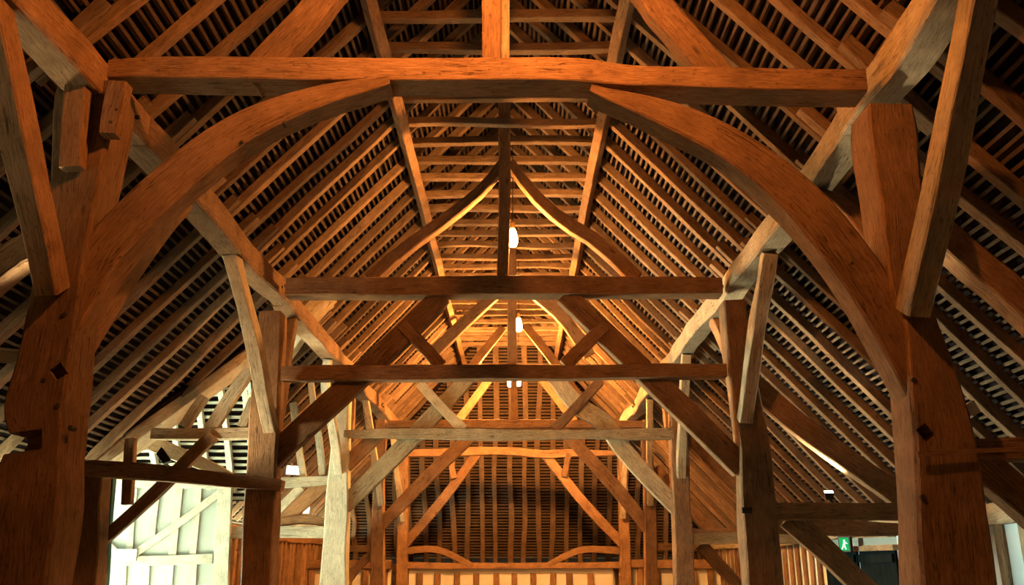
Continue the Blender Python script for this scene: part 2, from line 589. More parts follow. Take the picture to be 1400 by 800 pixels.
# hip rafters standing in the far slope
for i, x in enumerate([-5.4 + 0.45 * k for k in range(25)]):
    if abs(x) > 5.2: continue
    zt_ = min(Z0 - M * abs(x) - 0.1, 8.6)
    if zt_ - HZ < 0.8:
        continue
    st = []
    for k in range(6):
        z = HZ + 0.02 + (zt_ - HZ) * k / 5
        p = hip(x + R.uniform(-.05, .05), z, 0.05)
        st.append((*p, R.uniform(.12, .17), .12))
    timber('hip_rafter', st, hn, f'upright rafter of the far hipped end, {ORD[i + 1] if i < 12 else ("middle one" if i == 12 else ORD[25 - i])} {"in from the porch side" if i < 12 else ("below the ridge" if i == 12 else "in from the exit sign side")}', 'rafter', RAFT, 'hip rafters', seg=0.3)

# side purlins and arcade plates, both in lengths scarfed over the cross-frames
for s in (-1, 1):
    timber('side_purlin', [(s * 1.37, y, 7.34 + 0.03 * math.sin(y * 1.7), .13, .19) for y in (3.0, 6, 9, 12, 15, 18, 21, 24.5, 25.6)], (0.7 * s, 0, 1),
           f'long purlin under the upper rafters carrying the collar ends, {SIDE[s]}', 'purlin', OAK, seg=0.4)
    lens = [(2.4, 6.95), (6.97, 12.0), (12.02, 17.2), (17.22, 21.4), (21.42, 26.6)]
    words_ = ['front length of arcade plate, crossing the first post', 'arcade plate between first and second cross-frames', 'arcade plate beyond the second cross-frame',
              'arcade plate beyond the third cross-frame', 'last length of arcade plate before the hipped end']
    for (a, b), w in zip(lens, words_):
        st = []
        nn = 5
        for i in range(nn):
            y = a + (b - a) * i / (nn - 1)
            st.append((s * (3.17 + 0.02 * math.sin(y * 2.1 + s)), y, 5.27 + 0.025 * math.sin(y * 1.3 + 2 * s) + (0.12 if s == 1 and y < 8 else 0.0), .29, .29))
        o = timber('arcade_plate', st, (0, 0, 1), f'{w}, {SIDE[s]}', 'beam', PALE if s == 1 else OAK, None, seg=0.2, rough=0.022, wander=0.02)
        for q in range(3):
            y = b - 0.3 - 0.13 * q
            peg(o, (s * 3.02, y, 5.25 + 0.06 * (q % 2) + (0.1 if s == 1 and y < 8 else 0)), 'X', 0.02)

# ------------------------------------------------------------------ first cross-frame
Y = T[1]
o1 = post('arcade_post', [(800, 0, 83), (700, 10, 97), (640, 20, 100), (600, 34, 103), (560, 23, 106), (500, 40, 112), (420, 58, 122), (330, 78, 138), (230, 86, 158), (150, 92, 172), (128, 96, 172)], Y, .38,
          'massive orange-lit oak post with cut notches beside the first tie beam, porch side')
o2 = post('arcade_post', [(800, 1245, 1348), (700, 1238, 1328), (600, 1235, 1312), (500, 1226, 1283), (440, 1221, 1262), (400, 1205, 1252), (300, 1190, 1247), (200, 1177, 1246), (158, 1176, 1238)], Y, .38,
          'massive ragged-edged red-brown oak post under the first tie beam, exit sign side')
post1 = {-1: o1, 1: o2}
for p in ((88, 430, 6.01), (60, 520, 6.01), (78, 555, 6.01), (96, 585, 6.01)):
    peg(o1, at(*p), 'Y', 0.02)
for p in ((1250, 520, 6.01), (1262, 680, 6.01), (1222, 330, 6.01)):
    peg(o2, at(*p), 'Y', 0.02)
bk = flat('packing_block', [(107, 113, 30), (103, 170, 31), (98, 231, 30)], 5.93, .1, 'short square-ended oak block pegged to the first post under the plate, porch side', 'block', seg=0.1)
for u, v in ((101, 178), (108, 181), (106, 168), (99, 195), (110, 150)):
    peg(bk, at(u, v, 5.885), 'Y', 0.011)
bk = flat('jowl_piece', [(150, 186, 22), (159, 140, 28), (164, 116, 26)], 5.95, .12, 'chamfered oak piece with two peg holes at the first post head, porch side', 'block', seg=0.1)
for u, v in ((159, 150), (151, 167)):
    peg(bk, at(u, v, 5.895), 'Y', 0.014)
tie('tie_beam', [(147, 81, 105), (260, 77, 106), (400, 76, 106), (560, 77, 107), (690, 78, 108), (790, 80, 110), (870, 90, 117), (1000, 92, 120), (1185, 95, 123)], 6.06, .28,
    'broad orange-lit tie beam crossing the top, with curved braces beneath', seg=0.2)
b = flat('curved_brace', [(62, 492, 62), (100, 426, 66), (150, 345, 62), (230, 262, 56), (330, 184, 50), (430, 143, 34), (535, 119, 14)], Y - .02, .24,
         'great curved orange brace from first post to first tie beam, porch side', 'brace', seg=0.12)
peg(b, at(388, 168, 6.06), 'Y', 0.014); peg(b, at(330, 194, 6.06), 'Y', 0.014)
b = flat('curved_brace', [(1262, 545, 56), (1222, 468, 60), (1168, 378, 62), (1090, 280, 60), (1000, 208, 50), (910, 164, 40), (806, 130, 12)], Y - .02, .24,
         'great curved orange brace from first post to first tie beam, exit sign side', 'brace', seg=0.12)
peg(b, at(1165, 360, 6.06), 'Y', 0.014)
flat('crown_post', [(672, 92, 25), (672, 0, 27), (672, -200, 28), (676, -330, 28)], Y, .26, 'square crown post standing on the first tie beam, brightly lit', 'post', seg=0.2)
flat('crown_strut', [(691, 86, 11), (690, 0, 11), (689, -200, 11)], 6.3, .1, 'slender greenish upright just behind the lit crown post', 'post', PALE, seg=0.2)
flat('crown_brace', [(340, 115, 40), (420, 32, 42), (470, -28, 40), (660, -210, 34)], Y + .02, .18, 'broad sloping brace rising from first tie beam towards the crown post, porch side', 'brace', seg=0.2)
flat('crown_brace', [(996, 122, 40), (910, 24, 40), (868, -28, 38), (690, -210, 34)], Y + .02, .18, 'broad sloping brace rising from first tie beam towards the crown post, exit sign side', 'brace', seg=0.2)


def plate_brace(foot, foot_y, top_y, s, w, d, label, bow=0.0, mat=None, name='arcade_brace', zt=5.14):
    p = at(foot[0], foot[1], foot_y)
    q = Vector((s * 3.17, top_y, zt))
    mid = (p + q) / 2 + Vector((0, 0, bow))
    st = [(*p, w, d), (*mid, w * 1.08, d), (*q, w, d)]
    return timber(name, st, (1, 0, 0), label, 'brace', mat or OAK, None, seg=0.12, rough=0.02)


plate_brace((72, 398), 5.95, 4.75, -1, .2, .17, 'leaning ragged brace from first post forward to the plate, porch side', 0.02)
plate_brace((1249, 428), 5.95, 4.75, 1, .2, .17, 'leaning ragged pale-edged brace from first post forward to plate, exit sign side', -0.02, PALE, zt=5.25)
plate_brace((1232, 405), 6.4, 8.15, 1, .26, .17, 'dark brace from first post back to the plate, exit sign side', 0.16)
plate_brace((110, 470), 6.4, 8.15, -1, .2, .17, 'dark brace from first post back to the plate behind curved brace, porch side', 0.08)
# aisle timbers of the first frame
tie('aisle_tie', [(1300, 601, 624), (1345, 600, 626), (1400, 598, 628), (1640, 596, 630)], 6.15, .22, 'rough red aisle tie tenoned into the first post, exit sign side', seg=0.15)
flat('aisle_brace', [(1335, 632, 44), (1400, 690, 46), (1500, 780, 46), (1640, 905, 46)], Y + .1, .18, 'thick dark brace sloping down below the rough red aisle tie', 'brace')
flat('aisle_principal', [(1252, 290, 40), (1330, 362, 42), (1400, 422, 42), (1620, 640, 42)], Y + .12, .2, 'heavy aisle rafter with a pale lit underside behind first post, exit sign side', 'rafter', seg=0.15)
flat('aisle_principal', [(100, 300, 40), (45, 340, 42), (0, 370, 42), (-220, 560, 42)], Y + .12, .2, 'heavy aisle rafter with a pale lit underside behind first post, porch side', 'rafter', seg=0.15)
mb = MB()
for (u0, v0), (u1, v1) in (((1254, 622), (1400, 614)), ):
    a, c = at(u0, v0, 5.97), at(u1, v1, 5.97)
    sweep(mb, [(a.x, a.y, a.z, .035, .014), ((a.x + c.x) / 2, a.y, (a.z + c.z) / 2 + .004, .03, .014), (c.x, c.y, c.z, .03, .014)], (0, 1, 0), cham=.1, rough=0, wander=0)
tag(mb.build('timber_strip', OAK), 'thin cracked timber strip across first post and the rough red aisle tie', 'strip', kind='thing')

# notches in the two front posts
def cut(o, boxes):
    mb = MB()
    for c, size, rz, ry in boxes:
        from mathutils import Matrix
        m = Matrix.Translation(c) @ Matrix.Rotation(rz, 4, 'Z') @ Matrix.Rotation(ry, 4, 'Y')
        box(mb, (-size[0] / 2, -size[1] / 2, -size[2] / 2), (size[0] / 2, size[1] / 2, size[2] / 2), m)
    k = mb.build('cutter', HOLE, origin=Vector((0, 0, 0)))
    md = o.modifiers.new('cut', 'BOOLEAN')
    md.object = k
    md.operation = 'DIFFERENCE'
    md.solver = 'EXACT'
    dg = bpy.context.evaluated_depsgraph_get()
    me = bpy.data.meshes.new_from_object(o.evaluated_get(dg))
    o.modifiers.clear()
    o.data = me
    bpy.data.objects.remove(k)


cut(o1, [(at(26, 604, 6.0), (.3, .5, .14), 0, -0.15), (at(77, 507, 5.98), (.1, .2, .09), 0, 0.9), (at(118, 437, 6.0), (.14, .3, .1), 0, -0.5)])
cut(o2, [(at(1266, 591, 6.0), (.1, .3, .085), 0, 0.95)])

# ------------------------------------------------------------------ second cross-frame
Y = T[2]
post('arcade_post', [(800, 333, 375), (700, 337, 379), (640, 341, 381), (600, 345, 383), (500, 353, 387), (430, 359, 388)], Y, .34, 'oak post on the porch side carrying the second pair of cross beams')
post('arcade_post', [(800, 1018, 1066), (700, 1012, 1058), (640, 1009, 1052), (600, 1006, 1046), (500, 993, 1027), (415, 985, 1014)], Y, .34, 'dark oak post carrying the second cross-frame, pale along one edge, exit sign side')
tie('tie_beam', [(390, 380, 403), (500, 379, 404), (640, 376, 402), (690, 376, 402), (800, 377, 402), (988, 379, 401)], Y - .14, .28, 'dark upper tie beam with pale underside, second cross-frame')
tie('straining_beam', [(384, 501, 519), (470, 500, 520), (560, 499, 519), (690, 498, 518), (780, 499, 517), (880, 497, 515), (994, 497, 515)], Y - .2, .2, 'dark lower beam with pale underside joining the second pair of posts')
flat('crown_post', [(687, 377, 15), (690, 250, 16), (690, 136, 16), (689, 86, 15)], Y, .2, 'crown post in shadow beside the large hanging bulb', 'post')
flat('crown_brace', [(506, 382, 18), (560, 335, 17), (620, 293, 16), (660, 260, 14), (686, 226, 12)], Y, .16, 'slim curved brace from second tie beam up to crown post, porch side', 'brace')
flat('crown_brace', [(870, 382, 20), (815, 332, 19), (770, 303, 17), (730, 266, 15), (698, 224, 12)], Y, .16, 'slim curved brace from second tie beam up to crown post, exit sign side', 'brace')
flat('passing_brace', [(362, 636, 32), (480, 526, 32), (545, 464, 30), (604, 404, 28)], Y + .02, .16, 'long brace from second post up past lower beam to tie, porch side', 'brace')
flat('passing_brace', [(1014, 640, 32), (920, 548, 32), (845, 474, 30), (772, 404, 28)], Y + .02, .16, 'long brace from second post up past lower beam to tie, exit sign side', 'brace')
flat('cross_strut', [(550, 444, 17), (603, 500, 18)], Y - .03, .12, 'short strut from second lower beam out to the long brace, porch side', 'strut')
flat('cross_strut', [(827, 446, 17), (772, 500, 18)], Y - .03, .12, 'short strut from second lower beam out to the long brace, exit sign side', 'strut')
plate_brace((371, 588), Y - .2, 9.75, -1, .17, .16, 'pale leaning brace from second post forward to the plate, porch side', .05, PALE)
plate_brace((1018, 575), Y - .2, 9.75, 1, .17, .17, 'pale leaning brace from second post forward to the plate, exit sign side', .05, PALE)
plate_brace((378, 585), Y + .2, 12.75, -1, .18, .14, 'dark brace from second post back to the plate, porch side', .12)
plate_brace((1016, 545), Y + .2, 12.75, 1, .18, .14, 'dark brace from second post back to the plate, exit sign side', .12)
# porch-side aisle
tie('aisle_tie', [(40, 622, 642), (110, 627, 649), (230, 636, 658), (300, 645, 664), (383, 656, 671)], Y - .3, .22, 'dark bowed aisle tie running below the porch roof to second post', seg=0.15)
flat('aisle_brace', [(128, 750, 15), (210, 675, 17), (292, 596, 17)], Y + .22, .1, 'long thin aisle brace rising across the white porch wall to the straw-coloured beam', 'brace', seg=0.2)
flat('aisle_stud', [(174, 690, 13), (177, 640, 14), (179, 600, 14)], Y + .12, .12, 'short dark stud hanging between aisle tie and thin aisle brace', 'post')
post('wall_post', [(800, 100, 138), (700, 104, 143), (652, 106, 146)], Y, .3, 'dark thick aisle wall post at the near corner of the porch')
# exit-sign-side aisle
tie('aisle_tie', [(1050, 688, 712), (1150, 688, 711), (1250, 688, 712), (1330, 688, 714)], Y - .1, .22, 'level brown aisle tie from second post towards the exit sign')
tie('wall_tie', [(1055, 712, 730), (1110, 708, 732), (1170, 712, 733), (1250, 716, 732), (1300, 716, 732)], Y + .5, .22, 'rounded brown log lying close behind the level aisle tie')
flat('aisle_brace', [(1078, 708, 30), (1130, 755, 30), (1182, 806, 30), (1285, 902, 30)], Y + .1, .14, 'brown brace sloping down from the level aisle tie past the exit sign', 'brace')
flat('aisle_principal', [(1022, 520, 30), (1100, 588, 30), (1180, 645, 30), (1260, 700, 30)], Y + .1, .16, 'heavy aisle rafter with pale lit edge beyond second post, exit sign side', 'rafter', seg=0.15)
mb = MB()
a = at(1020, 698, Y - .19)
box(mb, (a.x - .05, a.y - .02, a.z - .035), (a.x + .07, a.y + .03, a.z + .035))
tag(mb.build('iron_strap', IRON), 'small black iron bracket on the second post at the level aisle tie', 'strap', kind='thing')

# ------------------------------------------------------------------ third cross-frame
Y = T[3]
post('arcade_post', [(800, 440, 475), (700, 447, 477), (640, 451, 477), (580, 457, 478), (530, 462, 480)], Y, .34, 'pale greenish post at the far corner of the porch opening', DAYLIT)
post('arcade_post', [(800, 922, 948), (700, 919, 943), (640, 917, 941), (580, 916, 939), (530, 914, 936)], Y, .34, 'slim pale-edged post of the third cross-frame, exit sign side')
tie('tie_beam', [(482, 498, 512), (690, 498, 512), (912, 498, 512)], Y - .14, .26, 'upper tie beam of the third cross-frame, behind a dark lower beam')
tie('straining_beam', [(470, 588, 598), (560, 586, 600), (650, 586, 601), (700, 587, 601), (800, 588, 599), (840, 586, 600), (922, 585, 600)], Y - .2, .2, 'pale wavy lower beam joining the third pair of posts', PALE)
flat('crown_post', [(700, 505, 12), (700, 380, 12), (699, 270, 12), (698, 232, 11)], Y, .18, 'crown post glowing behind the large hanging bulb', 'post')
flat('crown_brace', [(588, 487, 17), (630, 446, 16), (676, 404, 15)], Y, .14, 'lit brace from third tie beam up to its crown post, porch side', 'brace')
flat('crown_brace', [(806, 487, 17), (770, 436, 16), (728, 400, 15)], Y, .14, 'lit brace from third tie beam up to its crown post, exit sign side', 'brace')
flat('passing_brace', [(468, 694, 22), (560, 603, 24), (600, 560, 22), (642, 515, 20)], Y + .02, .15, 'long pale brace crossing the third lower beam, porch side', 'brace', PALE)
flat('passing_brace', [(925, 694, 22), (860, 625, 24), (826, 578, 24), (790, 555, 24), (758, 516, 20)], Y + .02, .15, 'long kinked brace crossing the third lower beam, exit sign side', 'brace', PALE)
flat('cross_strut', [(574, 524, 13), (604, 556, 13), (634, 588, 14)], Y - .1, .12, 'short strut crossing the long pale brace, third frame, porch side', 'strut', PALE)
flat('cross_strut', [(821, 521, 13), (790, 553, 13), (758, 588, 14)], Y - .1, .12, 'short strut crossing the long kinked brace, third frame, exit sign side', 'strut')
p = at(464, 648, Y - .2)
timber('arcade_brace', [(*p, .18, .14), (-3.1, Y - .4, 3.9, .2, .14), (-3.22, Y - .75, 4.6, .2, .14), (-3.17, Y - 1.0, 5.13, .18, .14)], (1, 0, 0), 'wavy whitish brace in front of the pale porch corner post', 'brace', DAYLIT, seg=0.12)
plate_brace((931, 652), Y - .2, Y - 1.3, 1, .16, .15, 'pale square-footed brace in front of the third post, exit sign side', .02, PALE)
plate_brace((478, 600), Y + .2, Y + 1.4, -1, .16, .14, 'brace from porch corner post back to the plate', .1)
plate_brace((915, 590), Y + .2, Y + 1.4, 1, .16, .14, 'brace from third post back to the plate, exit sign side', .1)
tie('aisle_tie', [(300, 652, 668), (385, 653, 667), (430, 651, 664), (462, 649, 660)], Y - .12, .2, 'upper whitish aisle tie ending at the porch corner post', DAYLIT)
tie('aisle_tie', [(300, 720, 737), (390, 719, 735), (450, 720, 736)], Y - .12, .2, 'lower whitish aisle tie with a rounded log on it, porch side', DAYLIT)
flat('bark_log', [(376, 717, 9), (405, 711, 12), (430, 712, 12), (449, 717, 8)], Y + .02, .16, 'rounded mossy log lying on the lower whitish aisle tie', 'log', seg=0.1)
flat('aisle_brace', [(360, 722, 11), (412, 666, 12)], Y, .1, 'thin whitish brace rising to the upper whitish aisle tie', 'brace', DAYLIT)
flat('porch_stud', [(415, 655, 9), (408, 610, 9), (401, 551, 9)], Y, .1, 'whitish stud beside the second post, standing on the upper whitish tie', 'post', DAYLIT)
flat('porch_stud', [(441, 650, 9), (436, 600, 9), (430, 560, 8), (425, 524, 8)], Y, .1, 'wavy whitish stud midway along the upper whitish tie', 'post', DAYLIT)
tie('aisle_tie', [(933, 730, 744), (1010, 728, 744), (1130, 727, 743), (1180, 727, 742)], Y - .12, .2, 'pale level aisle tie of the third frame, running below the exit sign', PALE)
tie('wall_tie', [(940, 722, 734), (1010, 722, 733), (1130, 722, 733)], Y + .4, .2, 'brown beam close behind the pale level aisle tie')
flat('aisle_brace', [(958, 745, 17), (1010, 803, 17), (1118, 920, 17)], Y + .05, .12, 'dark brace sloping down from the pale level aisle tie', 'brace')
flat('aisle_principal', [(935, 590, 18), (975, 635, 18), (1020, 680, 18), (1080, 735, 18)], Y + .05, .14, 'aisle rafter with pale lit edge beyond third post, exit sign side', 'rafter')
flat('aisle_principal', [(520, 592, 18), (480, 630, 20), (440, 665, 20), (330, 760, 20)], Y + .05, .14, 'aisle rafter beyond the porch corner post', 'rafter')

# ------------------------------------------------------------------ fourth and fifth cross-frames
Y = T[4]
post('arcade_post', [(800, 507, 526), (700, 510, 525), (620, 513, 527), (575, 514, 528)], Y, .32, 'narrow red-lit post of the fourth cross-frame, porch side')
post('arcade_post', [(800, 881, 898), (700, 880, 896), (620, 878, 892), (575, 877, 890)], Y, .32, 'narrow red-lit post of the fourth cross-frame, exit sign side')
tie('tie_beam', [(532, 575, 584), (690, 573, 585), (882, 575, 584)], Y - .12, .24, 'glowing tie beam of the fourth cross-frame with a post on it')
flat('crown_post', [(704, 575, 9), (703, 500, 9), (702, 380, 9), (701, 330, 9)], Y, .16, 'crown post between the two small hanging bulbs', 'post')
flat('crown_brace', [(612, 548, 12), (650, 495, 12), (688, 448, 11)], Y, .12, 'lit brace rising steeply to the fourth crown post, porch side', 'brace')
flat('crown_brace', [(796, 548, 12), (756, 493, 12), (718, 446, 11)], Y, .12, 'lit brace rising steeply to the fourth crown post, exit sign side', 'brace')
flat('passing_brace', [(517, 722, 16), (580, 657, 18), (640, 600, 16), (662, 578, 14)], Y + .02, .14, 'long brown brace from fourth post to tie, porch side', 'brace')
flat('passing_brace', [(888, 726, 16), (840, 665, 18), (785, 606, 16), (758, 578, 14)], Y + .02, .14, 'long brown brace from fourth post to tie, exit sign side', 'brace')
plate_brace((522, 690), Y - .2, Y - 1.2, -1, .15, .14, 'pale square-footed brace in front of the fourth post, porch side', 0, PALE)
plate_brace((889, 690), Y - .2, Y - 1.2, 1, .15, .14, 'pale square-footed brace in front of the fourth post, exit sign side', 0, PALE)
flat('aisle_principal', [(895, 640, 14), (930, 680, 14), (980, 735, 14)], Y + .05, .13, 'aisle rafter beyond the fourth post, exit sign side', 'rafter')
tie('aisle_tie', [(476, 745, 754), (495, 745, 754), (515, 746, 754)], Y - .1, .18, 'short red-lit aisle tie of the fourth frame, porch side')
tie('aisle_tie', [(895, 744, 753), (960, 744, 753)], Y - .1, .18, 'short red-lit aisle tie of the fourth frame, exit sign side')
flat('aisle_brace', [(477, 793, 10), (495, 768, 11), (516, 755, 9)], Y, .1, 'small curved brace below the fourth aisle tie, porch side', 'brace')

Y = T[5]
post('arcade_post', [(800, 542, 558), (720, 544, 558), (640, 547, 559), (617, 548, 560)], Y, .3, 'narrow post at the end partition, porch side')
post('arcade_post', [(800, 846, 862), (720, 846, 860), (640, 845, 857), (617, 844, 856)], Y, .3, 'narrow post at the end partition, exit sign side')
tie('tie_beam', [(552, 615, 624), (610, 613, 624), (655, 611, 622), (700, 612, 622), (745, 615, 626), (790, 614, 624), (848, 617, 622)], Y - .12, .22, 'gently wavy collar beam before the dark hipped end')
flat('passing_brace', [(551, 748, 12), (600, 690, 13), (653, 620, 12)], Y + .02, .12, 'thin brace from the end partition post to the wavy beam, porch side', 'brace')
flat('passing_brace', [(852, 745, 12), (800, 690, 13), (743, 619, 12)], Y + .02, .12, 'thin brace from the end partition post to the wavy beam, exit sign side', 'brace')
flat('cross_strut', [(614, 622, 7), (621, 654, 8)], Y - .1, .1, 'tiny strut between two braces near the wavy beam, porch side', 'strut')
flat('cross_strut', [(778, 620, 7), (771, 652, 8)], Y - .1, .1, 'tiny strut between two braces near the wavy beam, exit sign side', 'strut')
flat('crown_brace', [(624, 578, 11), (668, 520, 11)], Y - 1.5, .1, 'small lit brace before the battened gable, porch side', 'brace')
flat('crown_brace', [(786, 578, 11), (742, 520, 11)], Y - 1.5, .1, 'small lit brace before the battened gable, exit sign side', 'brace')
plate_brace((551, 712), Y - .2, Y - 1.2, -1, .15, .14, 'pale square-footed brace in front of the end partition post, porch side', 0, PALE)
plate_brace((852, 708), Y - .2, Y - 1.2, 1, .15, .14, 'pale square-footed brace in front of the end partition post, exit sign side', 0, PALE)
flat('rail_brace', [(552, 753, 9), (598, 752, 9), (647, 774, 8)], Y - .05, .12, 'bent knee brace resting on the end partition rail, porch side', 'brace', seg=0.1)
flat('rail_brace', [(852, 753, 9), (797, 752, 9), (750, 772, 8)], Y - .05, .12, 'bent knee brace resting on the end partition rail, exit sign side', 'brace', seg=0.1)
tie('partition_rail', [(556, 768, 777), (700, 770, 778), (848, 768, 777)], Y - .1, .2, 'level rail along the top of the end partition')

# ------------------------------------------------------------------ setting: floor and walls
mb = MB(); box(mb, (-9.6, -6.2, -0.2), (7.0, 30.0, 0.0)); tag(mb.build('floor', FLOOR), 'worn stone barn floor', 'floor', kind='structure')
mb = MB(); box(mb, (-60, -40, -0.3), (-9.6, 60, -0.05)); tag(mb.build('ground', GROUND), 'gravel yard outside the porch', 'ground', kind='structure')


def framed_wall(name, label, along, fixed, a, b, z0, z1, inner, mat, smat, step, stud_w=.16, plate=True, platemat=None, lift=0.05, start=None, jit=.15):
    """a plastered wall with upright studs: along 'x' or 'y'; inner = +1/-1 side of the room"""
    def B(lo, hi):
        m_ = MB()
        if along == 'y':
            box(m_, (min(fixed + inner * lo[1], fixed + inner * hi[1]), lo[0], lo[2]), (max(fixed + inner * lo[1], fixed + inner * hi[1]), hi[0], hi[2]))
        else:
            box(m_, (lo[0], min(fixed + inner * lo[1], fixed + inner * hi[1]), lo[2]), (hi[0], max(fixed + inner * lo[1], fixed + inner * hi[1]), hi[2]))
        return m_
    w = B((a, -0.12, z0), (b, 0, z1)).build(name, mat)
    tag(w, label, 'wall', kind='structure')
    if plate:
        st = []
        n_ = max(3, int((b - a) / 1.2))
        for i in range(n_ + 1):
            q = a + (b - a) * i / n_
            st.append(((fixed + inner * 0.02, q) if along == 'y' else (q, fixed + inner * 0.02)) + (z1 - 0.1 + R.uniform(-.015, .015), .25, .24))
        sweep(MB(), st, (0, 0, 1), rough=0.02).build('wall_plate', platemat or smat, w)
    q = a + (start if start is not None else step * 0.5)
    while q < b - stud_w:
        l = R.uniform(-.03, .03) * (jit > 0)
        c = fixed + inner * (lift / 2 if jit else -.03)
        st = [((c, q + l) if along == 'y' else (q + l, c)) + (z0, .15 if along == 'y' else stud_w, stud_w if along == 'y' else .12),
              ((c, q) if along == 'y' else (q, c)) + (z1 - .15, .15 if along == 'y' else stud_w, stud_w if along == 'y' else .12)]
        sweep(MB(), st, (0, 1, 0), seg=.5).build('wall_stud', smat, w)
        q += step * R.uniform(1 - jit, 1 + jit)
    return w


framed_wall('wall_left', 'dim plastered aisle wall with studs before the porch', 'y', -5.55, -6.1, 12.0, 0, 2.6, 1, PLASTER, OAK, .55)
framed_wall('wall_left_far', 'red-lit boarded aisle wall beyond the porch', 'y', -5.55, 16.1, 29.4, 0, 2.35, 1, PLASTER, OAK, .42)
w = framed_wall('wall_right', 'cool daylight-tinted plaster aisle wall with studs beside first post', 'y', 5.75, -6.1, 13.35, 0, 2.28, -1, BLUE, PALE, .5, platemat=PALE, start=.05, jit=0)
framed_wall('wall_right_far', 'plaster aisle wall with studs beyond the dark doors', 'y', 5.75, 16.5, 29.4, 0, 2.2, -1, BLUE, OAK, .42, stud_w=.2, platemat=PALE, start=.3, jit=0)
framed_wall('wall_right_lintel', 'pale plate over the dark double doors', 'y', 5.75, 13.35, 16.5, 1.86, 2.24, -1, WHITE, OAK, 9, platemat=PALE)
framed_wall('wall_end', 'low plastered end wall under the hipped roof', 'x', 29.3, -6.0, 6.0, 0, 1.6, -1, PLASTER, OAK, .5)
framed_wall('wall_partition', 'beige panelled partition with studs at the far end', 'x', T[5] + .05, -2.72, 2.82, 0, 1.52, -1, PLASTER, OAK, .5, plate=False, start=.3)
framed_wall('wall_partition_left', 'red-lit panelled partition across the far aisle, porch side', 'x', T[5] + .05, -5.6, -3.2, 0, 1.7, -1, PLASTER, OAK, .5)
framed_wall('wall_partition_right', 'red-lit panelled partition across the far aisle, exit sign side', 'x', T[5] + .05, 3.3, 5.8, 0, 1.7, -1, PLASTER, OAK, .5)
# front end behind the viewer, with its open doorway
mb = MB()
box(mb, (-6.2, -6.3, 0), (6.4, -6.15, 9.2))
tag(mb.build('wall_front', PLASTER), 'plastered gable wall at the front end', 'wall', kind='structure')

# dark doors under the exit sign
d0 = empty('door_1', (5.72, 14.9, 0))
tag(d0, 'dark double barn doors with a bright gap, below the exit sign', 'door', kind='structure')
for a, b in ((13.4, 14.8), (14.92, 16.45)):
    mb = MB()
    q = a
    while q < b - .05:
        e = min(q + .2, b)
        box(mb, (5.72, q, .02), (5.76, e - .006, 1.82))
        q = e
    lf = mb.build('door_leaf', DOORP, d0)
    for z in (.3, 1.0, 1.65):
        m2 = MB(); box(m2, (5.68, a + .03, z), (5.72, b - .03, z + .12)); m2.build('ledge', DOORP, lf)
mb = MB(); box(mb, (5.66, 13.3, 1.82), (5.8, 16.5, 1.9)); mb.build('door_head', PALE, d0)

# ------------------------------------------------------------------ porch
framed_wall('wall_porch_near', 'near side wall of the open porch', 'x', 12.05, -9.6, -5.6, 0, 2.6, 1, WHITE, CREAM, .5)
mb = MB(); box(mb, (-9.6, 15.98, 0), (-4.93, 16.1, 2.98))
pw = tag(mb.build('wall_porch', WHITE), 'bright white porch wall with studs, rail and diagonal brace', 'wall', kind='structure')
yw = 15.97
def on_wall(st_px, depth, name, mat=CREAM):
    st = []
    for u, v, t in st_px:
        p = at(u, v, yw)
        st.append((p.x, yw - depth / 2 + .03, p.z, px(t, u, v, yw), depth))
    return sweep(MB(), st, (0, 1, 0), seg=.4, cham=.06, rough=.006).build(name, mat, pw)
on_wall([(302, 815, 22), (305, 740, 20), (309, 664, 18)], .1, 'corner_stud')
for pts in ([(264, 762, 9), (272, 668, 9)], [(236, 762, 11), (246, 668, 10)], [(208, 735, 10), (217, 668, 9)], [(178, 752, 9), (185, 668, 8)],
            [(165, 815, 14), (168, 772, 13)], [(198, 815, 12), (200, 772, 12)], [(230, 815, 11), (233, 772, 11)], [(261, 815, 13), (264, 772, 13)]):
    on_wall(pts, .07, 'stud')
on_wall([(140, 766, 13), (220, 766, 13), (292, 764, 13)], .09, 'rail')
on_wall([(150, 660, 12), (230, 661, 12), (312, 662, 12)], .1, 'head_rail')
on_wall([(186, 757, 10), (245, 717, 10), (306, 671, 10)], .09, 'diagonal_brace')
on_wall([(146, 742, 9), (160, 756, 9)], .08, 'short_brace')
post('door_jamb', [(800, 135, 147), (700, 142, 153), (655, 146, 156)], 11.55, .1, 'narrow teal-painted board beside the dark aisle wall post', TEAL)

